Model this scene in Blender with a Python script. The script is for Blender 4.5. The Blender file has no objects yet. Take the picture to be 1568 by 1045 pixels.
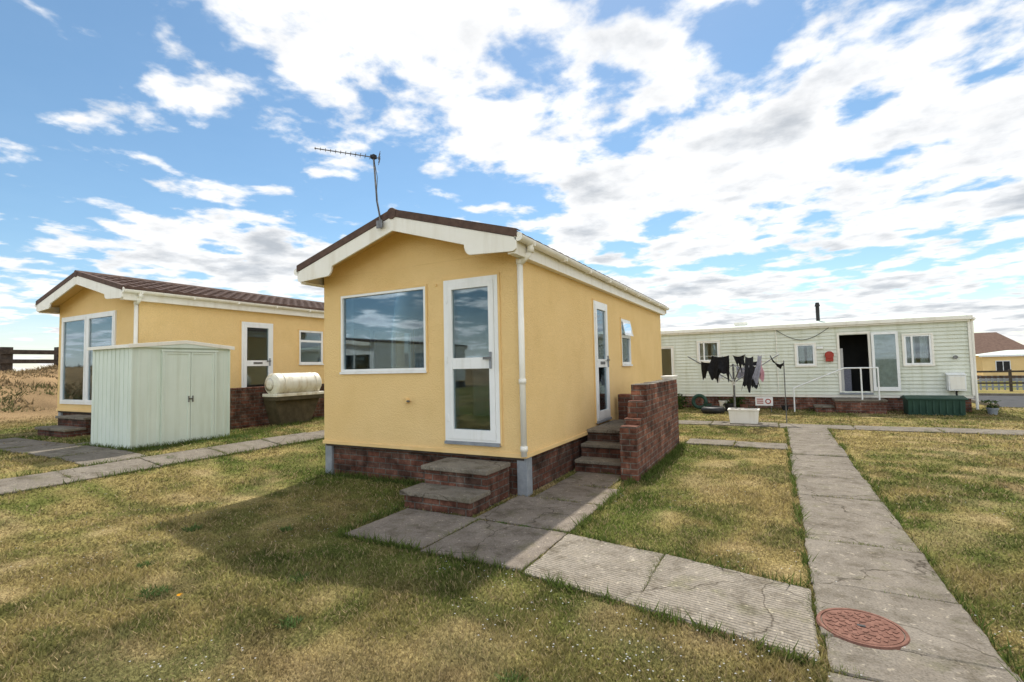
import bpy, math, random
import numpy as np
from mathutils import Matrix, Vector
random.seed(7); rng=np.random.default_rng(11)
scene=bpy.context.scene
scene.view_settings.view_transform='Standard'; scene.view_settings.look='None'; scene.view_settings.exposure=0

# ---------------------------------------------------------------- noise / terrain
_lat=rng.random((256,256))
def vnoise(x,y,s):
    x=np.asarray(x,float)/s+1000; y=np.asarray(y,float)/s+1000
    xi=np.floor(x).astype(int); yi=np.floor(y).astype(int); fx=x-xi; fy=y-yi
    fx=fx*fx*(3-2*fx); fy=fy*fy*(3-2*fy)
    a=_lat[xi%256,yi%256]; b=_lat[(xi+1)%256,yi%256]; c=_lat[xi%256,(yi+1)%256]; d=_lat[(xi+1)%256,(yi+1)%256]
    return (a*(1-fx)+b*fx)*(1-fy)+(c*(1-fx)+d*fx)*fy
def sstep(e0,e1,x):
    t=np.clip((np.asarray(x,float)-e0)/(e1-e0),0,1); return t*t*(3-2*t)
def gz(x,y):
    x=np.asarray(x,float); y=np.asarray(y,float)
    z=0.33*sstep(-5.9,-9.4,x)
    bk=sstep(-19,-31,x)*(1-sstep(-36,-44,x))
    z=z+1.6*bk+bk*(.5*(vnoise(x,y,3.1)-.5)+.22*(vnoise(x,y,.9)-.5))
    z=z-.8*sstep(28,48,y)*sstep(3,9,x)
    return z
def gzf(x,y): return float(gz(x,y))

# ---------------------------------------------------------------- materials
def newmat(name):
    m=bpy.data.materials.new(name); m.use_nodes=True
    nt=m.node_tree; b=nt.nodes['Principled BSDF']; return m,nt,b
def N(nt,t,**k):
    n=nt.nodes.new(t)
    for a,v in k.items(): setattr(n,a,v)
    return n
def mul(nt,a,c):
    mx=N(nt,'ShaderNodeMix',data_type='RGBA',blend_type='MULTIPLY'); mx.inputs[0].default_value=1; nt.links.new(a,mx.inputs[6]); nt.links.new(c,mx.inputs[7]); return mx.outputs[2]
def nzz(nt,vec,s,d,r=.6):
    n=N(nt,'ShaderNodeTexNoise'); n.inputs['Scale'].default_value=s; n.inputs['Detail'].default_value=d; n.inputs['Roughness'].default_value=r; nt.links.new(vec,n.inputs['Vector']); return n.outputs['Fac']
def ramp(nt,f,els):
    r=N(nt,'ShaderNodeValToRGB'); r.color_ramp.elements[0].position=els[0][0]; r.color_ramp.elements[0].color=(*els[0][1],1); r.color_ramp.elements[1].position=els[-1][0]; r.color_ramp.elements[1].color=(*els[-1][1],1)
    for p,c in els[1:-1]: e=r.color_ramp.elements.new(p); e.color=(*c,1)
    nt.links.new(f,r.inputs['Fac']); return r.outputs['Color']
def noisemat(name,c1,c2,scale=6,detail=6,rough=.8,bump=.0,bscale=60,spec=.3,metal=0,c3=None,bdist=.01,grime=None,speck=0,gs=(7,7,.7)):
    m,nt,b=newmat(name); L=nt.links
    tc=N(nt,'ShaderNodeTexCoord'); O=tc.outputs['Object']
    els=[(.33,c1),(.67,c2)]
    if c3 is not None: els=[(.33,c1),(.5,c3),(.67,c2)]
    col=ramp(nt,nzz(nt,O,scale,detail,.65),els)
    if grime:
        mp=N(nt,'ShaderNodeMapping'); mp.inputs['Scale'].default_value=gs; L.new(O,mp.inputs[0])
        col=mul(nt,col,ramp(nt,nzz(nt,mp.outputs[0],1,6),[(.28,grime),(.5,(1,1,1))]))
    if speck: col=mul(nt,col,ramp(nt,nzz(nt,O,110,2),[(.35,(1-speck,)*3),(.65,(1+speck*.6,)*3)]))
    L.new(col,b.inputs['Base Color'])
    b.inputs['Roughness'].default_value=rough; b.inputs['Metallic'].default_value=metal
    b.inputs['Specular IOR Level'].default_value=spec
    if bump>0:
        bp=N(nt,'ShaderNodeBump'); bp.inputs['Strength'].default_value=bump; bp.inputs['Distance'].default_value=bdist
        L.new(nzz(nt,O,bscale,4,.5),bp.inputs['Height']); L.new(bp.outputs['Normal'],b.inputs['Normal'])
    return m
def brickmat(name,c1,c2,mortar):
    m,nt,b=newmat(name); L=nt.links
    tc=N(nt,'ShaderNodeTexCoord'); O=tc.outputs['Object']; s=N(nt,'ShaderNodeSeparateXYZ'); L.new(O,s.inputs[0])
    a=N(nt,'ShaderNodeMath',operation='ADD'); L.new(s.outputs[0],a.inputs[0]); L.new(s.outputs[1],a.inputs[1])
    c=N(nt,'ShaderNodeCombineXYZ'); L.new(a.outputs[0],c.inputs[0]); L.new(s.outputs[2],c.inputs[1])
    br=N(nt,'ShaderNodeTexBrick'); L.new(c.outputs[0],br.inputs['Vector'])
    br.inputs['Scale'].default_value=1; br.inputs['Brick Width'].default_value=.225; br.inputs['Row Height'].default_value=.078
    br.inputs['Mortar Size'].default_value=.008; br.inputs['Mortar Smooth'].default_value=.4; br.inputs['Bias'].default_value=0
    br.inputs['Color1'].default_value=(*c1,1); br.inputs['Color2'].default_value=(*c2,1); br.inputs['Mortar'].default_value=(*mortar,1)
    col=mul(nt,br.outputs['Color'],ramp(nt,nzz(nt,O,4.5,10,.75),[(.36,(.28,.27,.25)),(.54,(1,1,.98)),(.66,(1.9,2.0,1.95))]))
    L.new(col,b.inputs['Base Color'])
    inv=N(nt,'ShaderNodeMath',operation='SUBTRACT'); inv.inputs[0].default_value=1; L.new(br.outputs['Fac'],inv.inputs[1])
    ad=N(nt,'ShaderNodeMath',operation='MULTIPLY_ADD'); L.new(nzz(nt,O,30,5),ad.inputs[0]); ad.inputs[1].default_value=.9; L.new(inv.outputs[0],ad.inputs[2])
    bp=N(nt,'ShaderNodeBump'); bp.inputs['Strength'].default_value=.9; bp.inputs['Distance'].default_value=.012
    L.new(ad.outputs[0],bp.inputs['Height']); L.new(bp.outputs['Normal'],b.inputs['Normal']); b.inputs['Roughness'].default_value=.95
    b.inputs['Specular IOR Level'].default_value=.15
    return m
def glassmat(name,tint=(.78,.83,.83)):
    m,nt,b=newmat(name); L=nt.links; nt.nodes.remove(b); out=[n for n in nt.nodes if n.type=='OUTPUT_MATERIAL'][0]
    t=N(nt,'ShaderNodeBsdfTransparent'); t.inputs[0].default_value=(*tint,1)
    g=N(nt,'ShaderNodeBsdfGlossy'); g.inputs['Roughness'].default_value=.02; g.inputs['Color'].default_value=(.85,.93,1,1)
    f=N(nt,'ShaderNodeFresnel'); f.inputs[0].default_value=1.5
    a=N(nt,'ShaderNodeMath',operation='MULTIPLY_ADD'); L.new(f.outputs[0],a.inputs[0]); a.inputs[1].default_value=.85; a.inputs[2].default_value=.02; a.use_clamp=True
    mx=N(nt,'ShaderNodeMixShader'); L.new(a.outputs[0],mx.inputs[0]); L.new(t.outputs[0],mx.inputs[1]); L.new(g.outputs[0],mx.inputs[2]); L.new(mx.outputs[0],out.inputs[0])
    return m
def concretemat(name,c1,c2,ribs=False):
    m,nt,b=newmat(name); L=nt.links
    tc=N(nt,'ShaderNodeTexCoord'); O=tc.outputs['Object']
    base=ramp(nt,nzz(nt,O,1.6,12,.72),[(.32,c1),(.66,c2)])
    stain=ramp(nt,nzz(nt,O,4.5,10,.75),[(.36,(.62,.60,.55)),(.50,(1,1,1)),(.64,(1.06,1.05,1.02))])
    fine=nzz(nt,O,75,3); fc=ramp(nt,fine,[(.3,(.68,.68,.66)),(.5,(1,1,1)),(.75,(1.22,1.2,1.17))])
    lich=ramp(nt,nzz(nt,O,26,2,.5),[(.655,(1,1,1)),(.69,(1.6,1.6,1.55))])
    moss=ramp(nt,nzz(nt,O,2.7,8,.7),[(.54,(1,1,1)),(.70,(.68,.72,.54))])
    # hairline cracks
    vo=N(nt,'ShaderNodeTexVoronoi',feature='DISTANCE_TO_EDGE'); vo.inputs['Scale'].default_value=.75; dn=N(nt,'ShaderNodeTexNoise'); dn.inputs['Scale'].default_value=3; dn.inputs['Detail'].default_value=5; L.new(O,dn.inputs['Vector'])
    va=N(nt,'ShaderNodeVectorMath',operation='MULTIPLY_ADD'); L.new(dn.outputs['Color'],va.inputs[0]); va.inputs[1].default_value=(.35,.35,.35); L.new(O,va.inputs[2]); L.new(va.outputs[0],vo.inputs['Vector'])
    crack=ramp(nt,vo.outputs['Distance'],[(0,(.35,.33,.3)),(.006,(1,1,1))])
    L.new(mul(nt,mul(nt,mul(nt,mul(nt,mul(nt,base,stain),fc),lich),moss),crack),b.inputs['Base Color'])
    b.inputs['Roughness'].default_value=.95; b.inputs['Specular IOR Level'].default_value=.12
    h=fine
    if ribs:
        w=N(nt,'ShaderNodeTexWave'); w.bands_direction='DIAGONAL'; w.inputs['Scale'].default_value=20; w.inputs['Distortion'].default_value=2.4; w.inputs['Detail'].default_value=3; w.inputs['Detail Scale'].default_value=3
        mp=N(nt,'ShaderNodeMapping'); mp.inputs['Scale'].default_value=(.17,1,0); L.new(O,mp.inputs[0]); L.new(mp.outputs[0],w.inputs['Vector'])
        ad=N(nt,'ShaderNodeMath',operation='MULTIPLY_ADD'); L.new(w.outputs['Fac'],ad.inputs[0]); ad.inputs[1].default_value=1.3; L.new(h,ad.inputs[2]); h=ad.outputs[0]
    bp=N(nt,'ShaderNodeBump'); bp.inputs['Strength'].default_value=.8; bp.inputs['Distance'].default_value=.010
    L.new(h,bp.inputs['Height']); L.new(bp.outputs['Normal'],b.inputs['Normal'])
    return m
M={}
M['yellow']=noisemat('yellow_pebbledash',(.84,.59,.265),(.89,.64,.305),1.1,10,.95,.8,75,.1,bdist=.016,grime=(.93,.915,.88),speck=.12,gs=(1.2,1.2,.8))
M['yellow2']=noisemat('yellow_trim',(.76,.52,.22),(.82,.58,.27),3,5,.8,.2,80)
M['cream']=noisemat('cream_upvc',(.82,.78,.68),(.87,.84,.76),2,6,.4,.05,30,.4,grime=(.88,.86,.82))
M['white']=noisemat('white_upvc',(.80,.81,.79),(.87,.87,.85),3,6,.35,0,30,.45,grime=(.88,.87,.84))
M['brown']=noisemat('brown_roof_tile',(.07,.042,.033),(.13,.08,.06),9,8,.8,.3,120)
M['brick']=brickmat('dark_red_brick',(.15,.062,.042),(.095,.055,.042),(.13,.115,.10))
M['brick2']=brickmat('red_brick',(.22,.092,.06),(.13,.064,.05),(.2,.18,.155))
M['slab']=concretemat('step_slab_concrete',(.14,.12,.098),(.25,.22,.175))
M['conc']=concretemat('path_concrete',(.16,.137,.11),(.25,.22,.182))
M['concd']=concretemat('pad_concrete',(.165,.138,.112),(.25,.213,.178))
M['rib']=concretemat('ribbed_concrete',(.225,.195,.155),(.335,.295,.245),True)
M['glass']=glassmat('window_glass')
M['interior']=noisemat('interior_wall',(.66,.64,.60),(.72,.7,.66),2)
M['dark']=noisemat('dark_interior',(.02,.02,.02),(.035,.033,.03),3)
M['carpet']=noisemat('interior_floor',(.12,.1,.08),(.16,.13,.1),5)
M['grey']=noisemat('lead_grey',(.2,.22,.24),(.3,.32,.34),8,6,.6,.2,40)
M['mint']=noisemat('pale_green_metal',(.64,.71,.62),(.69,.76,.67),1.5,6,.5,.06,20,.35,grime=(.88,.88,.84))
M['alu']=noisemat('weathered_aluminium',(.12,.12,.12),(.22,.22,.22),20,4,.45,0,30,.5,.7)
M['siding']=noisemat('pale_siding',(.66,.68,.57),(.73,.75,.65),1.3,8,.55,.05,30,.3,grime=(.85,.85,.78))
M['roofpale']=noisemat('pale_green_roof',(.52,.6,.5),(.62,.68,.6),2,6,.6)
M['black']=noisemat('black_plastic',(.012,.012,.013),(.03,.03,.03),10,3,.5)
M['cloth']=noisemat('black_cloth',(.010,.010,.013),(.022,.022,.026),20,3,.95)
M['cloth2']=noisemat('grey_cloth',(.25,.25,.3),(.35,.35,.42),20,3,.95)
M['cloth3']=noisemat('pink_cloth',(.5,.25,.28),(.6,.35,.38),20,3,.95)
M['dgreen']=noisemat('dark_green_plastic',(.015,.05,.035),(.03,.075,.05),5,4,.5)
M['red']=noisemat('red_paint',(.30,.03,.02),(.40,.05,.03),8,4,.4)
M['rust']=noisemat('rusty_iron',(.13,.065,.045),(.25,.13,.095),22,8,.9,.6,90,.2,c3=(.19,.092,.066))
M['timber']=noisemat('dark_timber',(.035,.028,.022),(.09,.07,.055),6,8,.9,.4,40)
M['tank']=noisemat('cream_tank',(.60,.56,.44),(.8,.78,.68),3,8,.45,.05,20,c3=(.76,.73,.62),grime=(.7,.62,.5))
M['tankd']=noisemat('rusted_tank_base',(.05,.04,.02),(.10,.08,.045),6,8,.8)
M['asphalt']=noisemat('asphalt',(.07,.07,.072),(.11,.11,.11),3,10,1,.3,80,.02)
M['curtain']=noisemat('net_curtain',(.52,.52,.50),(.70,.70,.68),7,3,.9)
M['signw']=noisemat('sign_white',(.75,.75,.75),(.8,.8,.8),3)
M['rooft']=noisemat('brown_clay_roof',(.12,.07,.05),(.18,.11,.08),4,8,.9,.3,30)

# ---------------------------------------------------------------- mesh builder
class MB:
    def __init__(s): s.v=[]; s.f=[]; s.m=[]; s.mats=[]
    def mi(s,k):
        if k not in s.mats: s.mats.append(k)
        return s.mats.index(k)
    def poly(s,pts,k):
        i=len(s.v); s.v+= [tuple(p) for p in pts]; s.f.append(tuple(range(i,i+len(pts)))); s.m.append(s.mi(k))
    def box(s,x0,x1,y0,y1,z0,z1,k):
        if x0>x1:x0,x1=x1,x0
        if y0>y1:y0,y1=y1,y0
        if z0>z1:z0,z1=z1,z0
        i=len(s.v)
        s.v+=[(x0,y0,z0),(x1,y0,z0),(x1,y1,z0),(x0,y1,z0),(x0,y0,z1),(x1,y0,z1),(x1,y1,z1),(x0,y1,z1)]
        q=s.mi(k)
        for f in [(0,3,2,1),(4,5,6,7),(0,1,5,4),(1,2,6,5),(2,3,7,6),(3,0,4,7)]:
            s.f.append(tuple(i+a for a in f)); s.m.append(q)
    def prism(s,pts,axis,a0,a1,k):
        def P(p,a): return (p[0],a,p[1]) if axis=='y' else (a,p[0],p[1])
        i=len(s.v); n=len(pts); s.v+=[P(p,a0) for p in pts]+[P(p,a1) for p in pts]; q=s.mi(k)
        s.f.append(tuple(range(i,i+n))); s.m.append(q); s.f.append(tuple(range(i+2*n-1,i+n-1,-1))); s.m.append(q)
        for j in range(n):
            jj=(j+1)%n; s.f.append((i+j,i+n+j,i+n+jj,i+jj)); s.m.append(q)
    def tube(s,p0,p1,r,k,n=10,r1=None,cap=True):
        p0=Vector(p0);p1=Vector(p1); d=(p1-p0).normalized(); u=d.orthogonal().normalized(); w=d.cross(u)
        if r1 is None:r1=r
        i=len(s.v); q=s.mi(k)
        for p,rr in((p0,r),(p1,r1)):
            for j in range(n):
                a=2*math.pi*j/n; s.v.append(tuple(p+u*math.cos(a)*rr+w*math.sin(a)*rr))
        for j in range(n):
            jj=(j+1)%n; s.f.append((i+j,i+jj,i+n+jj,i+n+j)); s.m.append(q)
        if cap:
            s.f.append(tuple(range(i+n-1,i-1,-1))); s.m.append(q); s.f.append(tuple(range(i+n,i+2*n))); s.m.append(q)
    def obj(s,name,parent=None,bevel=0,smooth=False,recalc=True):
        me=bpy.data.meshes.new(name); me.from_pydata(s.v,[],s.f)
        for k in s.mats: me.materials.append(M[k])
        me.polygons.foreach_set('material_index',s.m)
        if recalc:
            import bmesh
            bm=bmesh.new(); bm.from_mesh(me); bmesh.ops.recalc_face_normals(bm,faces=bm.faces); bm.to_mesh(me); bm.free()
        if smooth:
            me.polygons.foreach_set('use_smooth',[True]*len(me.polygons))
        o=bpy.data.objects.new(name,me); scene.collection.objects.link(o)
        if parent: 
            o.parent=parent; o.matrix_parent_inverse=Matrix.Translation(-Vector(parent.location))
        if bevel:
            b=o.modifiers.new('bevel','BEVEL'); b.width=bevel; b.segments=2; b.limit_method='ANGLE'
        if smooth:
            try:
                with bpy.context.temp_override(object=o,selected_objects=[o],active_object=o): bpy.ops.object.shade_smooth_by_angle(angle=.6)
            except Exception: pass
        return o
def empty(name,loc):
    e=bpy.data.objects.new(name,None); e.location=loc; e.empty_display_size=.3; scene.collection.objects.link(e); return e
class Ax:
    def __init__(s,mb,axis,plane,sgn): s.mb=mb;s.axis=axis;s.p=plane;s.s=sgn
    def box(s,a0,a1,d0,d1,z0,z1,k):
        if s.axis=='x': s.mb.box(a0,a1,s.p+s.s*d0,s.p+s.s*d1,z0,z1,k)
        else: s.mb.box(s.p+s.s*d0,s.p+s.s*d1,a0,a1,z0,z1,k)
    def wall(s,a0,a1,z0,z1,holes,d0,d1,k):
        A=sorted(set([a0,a1]+[h[i] for h in holes for i in(0,1)])); Z=sorted(set([z0,z1]+[h[i] for h in holes for i in(2,3)]))
        for i in range(len(A)-1):
            for j in range(len(Z)-1):
                ca=(A[i]+A[i+1])/2; cz=(Z[j]+Z[j+1])/2
                if any(h[0]<ca<h[1] and h[2]<cz<h[3] for h in holes): continue
                s.box(A[i],A[i+1],d0,d1,Z[j],Z[j+1],k)
    def frame(s,a0,a1,z0,z1,w,k,d0=-.05,d1=.012,vb=(),hb=(),bw=None,gk='glass',gd=-.02,wb=None):
        bw=bw or w; wb=wb or w
        s.box(a0,a0+w,d0,d1,z0,z1,k); s.box(a1-w,a1,d0,d1,z0,z1,k)
        s.box(a0+w,a1-w,d0,d1,z1-w,z1,k); s.box(a0+w,a1-w,d0,d1,z0,z0+wb,k)
        for v in vb: s.box(v-bw/2,v+bw/2,d0,d1-.003,z0+wb,z1-w,k)
        for h,hw in hb:
            s.box(a0+w,a1-w,d0,d1-.005,h-hw/2,h+hw/2,k)
        s.box(a0+w*.5,a1-w*.5,gd-.002,gd+.002,z0+w*.5,z1-w*.5,gk)
def drape(mb,axis,a0,a1,p,z0,z1,k='curtain',folds=6,amp=.025):
    n=folds*8
    for i in range(n):
        u0=i/n;u1=(i+1)/n; o0=p+amp*math.sin(u0*folds*6.283); o1=p+amp*math.sin(u1*folds*6.283); b0=a0+(a1-a0)*u0; b1=a0+(a1-a0)*u1
        if axis=='x': mb.poly([(b0,o0,z0),(b1,o1,z0),(b1,o1,z1),(b0,o0,z1)],k)
        else: mb.poly([(o0,b0,z0),(o1,b1,z0),(o1,b1,z1),(o0,b0,z1)],k)

# ---------------------------------------------------------------- park home
def park_home(name,cx,y0,L,hw,zb,za,gzz,front,side,left=(),back=(),pipe=True,slope=.295,eave=1.83,roofpad=.37,WM='yellow',wave=.012):
    E=empty(name,(cx,y0+L/2,gzz))
    x0,x1=cx-hw,cx+hw; t=.06; ze=za-slope*hw-.09; zr=ze-.1
    mb=MB()
    F=Ax(mb,'x',y0,-1); S=Ax(mb,'y',x1,1); Lf=Ax(mb,'y',x0,-1); B=Ax(mb,'x',y0+L,1)
    fh=[h[:4] for h in front]; sh=[h[:4] for h in side]; lh=[h[:4] for h in left]; bh=[h[:4] for h in back]
    F.wall(x0,x1,zb,zr,fh,-t,0,WM); F.wall(x0+.09,x1-.09,zb+.05,zr,fh,-t-.03,-t,'interior')
    S.wall(y0+t,y0+L-t,zb,zr,sh,-t,0,WM); S.wall(y0+.09,y0+L-.09,zb+.05,zr,sh,-t-.03,-t,'interior')
    Lf.wall(y0+t,y0+L-t,zb,zr,lh,-t,0,WM); Lf.wall(y0+.09,y0+L-.09,zb+.05,zr,lh,-t-.03,-t,'interior')
    B.wall(x0,x1,zb,zr,bh,-t,0,WM)
    for yy in (y0,y0+L-t):
        mb.prism([(x0,zr),(x1,zr),(x1,ze),(cx,za-.09),(x0,ze)],'y',yy,yy+t,WM)
    mb.box(x1-t,x1,y0+t,y0+L-t,zr,ze-.004,WM); mb.box(x0,x0+t,y0+t,y0+L-t,zr,ze-.004,WM)
    mb.obj('walls',E)
    mb=MB(); mb.box(x0+.1,x1-.1,y0+.1,y0+L-.1,zb+.0,zb+.05,'carpet'); mb.box(x0+.06,x1-.06,y0+.061,y0+L-.061,zr-.05,zr-.01,'interior')
    mb.box(x0+.1,x1-.1,y0+4.6,y0+4.66,zb+.06,zr-.06,'interior'); mb.obj('interior',E)
    mb=MB()
    mb.box(x0-.018,x1+.018,y0-.02,y0-.002,zb-.03,zb+.02,'yellow2'); mb.box(x1+.002,x1+.02,y0-.002,y0+L,zb-.03,zb+.02,'yellow2')
    mb.box(x0-.02,x0-.002,y0-.002,y0+L,zb-.03,zb+.02,'yellow2'); mb.box(x0+.03,x1-.03,y0+.001,y0+L,zb-.06,zb-.001,'timber')
    mb.obj('base_trim',E,bevel=.004)
    mb=MB(); g0=gzz-.25
    mb.box(x0+.05,x1-.05,y0+.06,y0+.17,g0,zb-.06,'brick'); mb.box(x1-.17,x1-.06,y0+.17,y0+L-.1,g0,zb-.06,'brick')
    mb.box(x0+.06,x0+.17,y0+.17,y0+L-.1,g0,zb-.06,'brick'); mb.box(x0+.06,x1-.06,y0+L-.1,y0+L-.02,g0,zb-.06,'brick')
    mb.obj('brick_skirt',E)
    mb=MB(); 
    for xx in (x0,x1):
        s=1 if xx==x1 else -1
        mb.box(xx-s*.13,xx+s*.005,y0+.02,y0+.12,g0,zb-.032,'grey'); mb.box(xx-s*.06,xx+s*.003,y0+.12,y0+.17,g0,zb-.032,'grey')
    mb.obj('corner_posts',E,bevel=.006)
    ya=y0-roofpad; yb=y0+L+.2
    mb=MB(); n=int((yb-ya)/.04); cs=[]
    course=.31
    x=0.0
    while x<eave-.01:
        xe=min(x+course,eave+.01); cs.append((x,xe)); x=xe
    st=wave*.7
    for sg in(-1,1):
        for (xa,xb) in cs:
            i0=len(mb.v); q=mb.mi('brown')
            for i in range(n+1):
                y=ya+(yb-ya)*i/n; wv=wave*abs(math.sin(math.pi*(y-ya)/.24))
                mb.v.append((cx+sg*xa,y,za-slope*xa+wv-st)); mb.v.append((cx+sg*xb,y,za-slope*xb+wv+st)); mb.v.append((cx+sg*xb,y,za-slope*xb-.02))
            for i in range(n):
                a=i0+3*i; mb.f.append((a,a+1,a+4,a+3)); mb.m.append(q); mb.f.append((a+1,a+2,a+5,a+4)); mb.m.append(q)
    mb.obj('roof_tiles',E,recalc=False)
    mb=MB()
    for sg in(-1,1):
        mb.prism([(cx,za-.012),(cx+sg*eave,za-slope*eave-.012),(cx+sg*eave,za-slope*eave-.065),(cx,za-.065)],'y',ya+.002,yb,'brown')
        mb.prism([(cx,za+.022),(cx+sg*(eave+.01),za-slope*eave+.022),(cx+sg*(eave+.01),za-slope*eave-.066),(cx,za-.066)],'y',ya-.014,ya+.001,'brown')
        mb.prism([(cx,za+.03),(cx+sg*(eave+.01),za-slope*eave+.03),(cx+sg*(eave+.01),za-slope*eave+.0225),(cx,za+.0225)],'y',ya-.014,ya+.09,'brown')
        mb.prism([(cx,za-.067),(cx+sg*(eave-.02),za-slope*(eave-.02)-.067),(cx+sg*(eave-.02),za-slope*(eave-.02)-.088),(cx,za-.088)],'y',ya+.03,yb-.02,'yellow2')
    mb.tube((cx,ya-.02,za-.03),(cx,yb,za-.03),.075,'brown',12)
    mb.obj('roof_deck',E)
    mb=MB()
    def zt(x): return za-slope*x-.068
    for yy in (ya-.004,yb-.03):
      for sg in(-1,1):
        pts=[(0,zt(0)),(eave,zt(eave)),(eave,zt(eave)-.13),(eave-.05,zt(eave)-.155)]
        bx=eave-.62
        pts+=[(bx,zt(eave)-.125)]
        for a in range(1,7):
            aa=a/6*math.pi/2
            pts.append((bx-.09*math.sin(aa),zt(eave)-.125+(zt(bx-.09)-.2-(zt(eave)-.125))*(1-math.cos(aa))))
        pts+=[(0,zt(0)-.19)]
        mb.prism([(cx+sg*p[0],p[1]) for p in pts],'y',yy,yy+.028,'cream')
    mb.obj('barge_boards',E,bevel=.003)
    mb=MB()
    for sg in(-1,1):
        xf=cx+sg*(eave-.03); zf=za-slope*eave-.085
        mb.box(xf-sg*.02,xf,ya+.03,yb-.03,zf-.16,zf,'cream'); mb.box(cx+sg*(hw+.002),xf-sg*.021,ya+.03,yb-.03,zf-.155,zf-.14,'cream')
        xc=xf+sg*.058; zc=zf+.035; m=10; i0=len(mb.v); q=mb.mi('cream')
        for yy in(ya+.0,yb):
            for j in range(m+1):
                a=math.pi+math.pi*j/m; mb.v.append((xc+.055*math.cos(a),yy,zc+.06*math.sin(a)))
            for j in range(m+1):
                a=2*math.pi-math.pi*j/m; mb.v.append((xc+.049*math.cos(a),yy,zc+.054*math.sin(a)))
        nn=2*(m+1)
        for j in range(nn):
            jj=(j+1)%nn; mb.f.append((i0+j,i0+jj,i0+nn+jj,i0+nn+j)); mb.m.append(q)
        mb.tube((xc,ya-.004,zc-.012),(xc,ya+.004,zc-.012),.052,'cream',16)
        for u in range(9):
            yu=ya+.3+u*(yb-ya-.6)/8; mb.box(xc-.062,xc+.062,yu,yu+.03,zc-.066,zc-.02,'cream')
    mb.box(x1+.001,x1+.022,y0+.03,y0+L,zr-.07,zr-.01,'cream')
    mb.obj('gutters_and_fascia',E)
    if pipe:
        mb=MB(); px=x1+.01; py=y0-.055; zf=za-slope*eave-.09; gx=cx+eave+.025
        mb.tube((gx,py+.0,zf),(gx,py,zf-.1),.043,'cream',14); mb.tube((gx,py,zf-.09),(px,py,zf-.22),.036,'cream',14)
        mb.tube((px,py,zf-.21),(px,py,zb+.0),.036,'cream',14)
        for z in(zf-.22,(zf+zb)/2-.4,zb+.06): mb.tube((px,py,z),(px,py,z+.06),.045,'cream',14)
        mb.obj('downpipe',E,smooth=True)
    def fit(A,h,nm):
        a0,a1,z0,z1,kind=h; m2=MB(); A=Ax(m2,A.axis,A.p,A.s)
        e=.028
        if kind!='patio' and WM=='yellow':
            A.box(a0-e,a0,0.001,.016,z0-e,z1+e,'yellow2'); A.box(a1,a1+e,0.001,.016,z0-e,z1+e,'yellow2'); A.box(a0,a1,0.001,.016,z1,z1+e,'yellow2')
        if kind=='win':
            A.frame(a0,a1,z0,z1,.035,'white'); A.box(a0-.01,a1+.01,.001,.03,z0-.035,z0-.002,'white')
        elif kind=='win2':
            A.frame(a0,a1,z0,z1,.05,'white',hb=((z0+(z1-z0)*.68,.06),)); A.box(a0-.01,a1+.01,.001,.04,z0-.035,z0-.002,'white')
        elif kind=='win3':
            A.frame(a0,a1,z0,z1,.07,'white',vb=(a0+(a1-a0)/3,a0+(a1-a0)*2/3))
        elif kind=='winopen':
            A.frame(a0,a1,z0,z1,.05,'white',hb=((z0+(z1-z0)*.62,.06),)); A.box(a0-.01,a1+.01,.001,.04,z0-.035,z0-.002,'white')
            zt_=z1-.03; hh=(z1-z0)*.33; ox=.085
            def P(a,d,z): return (A.p+A.s*d,a,z)
            for (s0,s1) in (((a0+.03),(a0+.07)),((a1-.07),(a1-.03))):
                m2.poly([P(s0,.02,zt_),P(s1,.02,zt_),P(s1,ox,zt_-hh),P(s0,ox,zt_-hh)],'white')
            m2.poly([P(a0+.03,ox-.02,zt_-hh+.05),P(a1-.03,ox-.02,zt_-hh+.05),P(a1-.03,ox,zt_-hh),P(a0+.03,ox,zt_-hh)],'white')
            m2.poly([P(a0+.03,.02,zt_),P(a1-.03,.02,zt_),P(a1-.03,.035,zt_-.05),P(a0+.03,.035,zt_-.05)],'white')
            m2.poly([P(a0+.07,.035,zt_-.05),P(a1-.07,.035,zt_-.05),P(a1-.07,ox-.02,zt_-hh+.05),P(a0+.07,ox-.02,zt_-hh+.05)],'glass')
        elif kind=='door':
            h_=z1-z0
            A.frame(a0,a1,z0,z1,.055,'white',d1=.02,gd=-.04)
            A.frame(a0+.057,a1-.057,z0+.03,z1-.057,.075,'white',d0=-.04,d1=.03,hb=((z0+h_*.475,.14),),wb=.12,gd=.0)
            A.box(a1-.12,a1-.09,.03,.05,z0+h_*.44,z0+h_*.54,'grey'); A.box(a1-.2,a1-.09,.05,.068,z0+h_*.495,z0+h_*.51,'alu')
            if name!='yellow_park_home' or A.axis=='y': A.box((a0+a1)/2-.12,(a0+a1)/2+.12,.026,.034,z0+h_*.465,z0+h_*.49,'alu')
            for z in (z0+.25,z0+1.,z1-.3): A.box(a0+.045,a0+.07,.02,.042,z,z+.09,'white')
            A.box(a0,a1,.001,.045,z0-.04,z0-.003,'grey')
        elif kind=='patio':
            A.frame(a0,a1,z0,z1,.06,'white',d1=.03,vb=((a0+a1)/2,),bw=.12)
            for q in (0,1):
                b0=a0+.06 if q==0 else (a0+a1)/2+.05; b1=(a0+a1)/2-.05 if q==0 else a1-.06
                A.frame(b0,b1,z0+.05,z1-.06,.05,'white',d0=-.03,d1=.036,gd=.01)
            m3=MB(); drape(m3,'x',a0+.08,a0+.5,y0+.15,z0,z1-.05); drape(m3,'x',a1-.5,a1-.08,y0+.15,z0,z1-.05); m3.obj('patio_curtains',E,recalc=False)
        m2.obj(nm,E,bevel=.003)
    for h in front: fit(F,h,{'door':'front_door','patio':'patio_doors'}.get(h[4],'front_window'))
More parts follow.
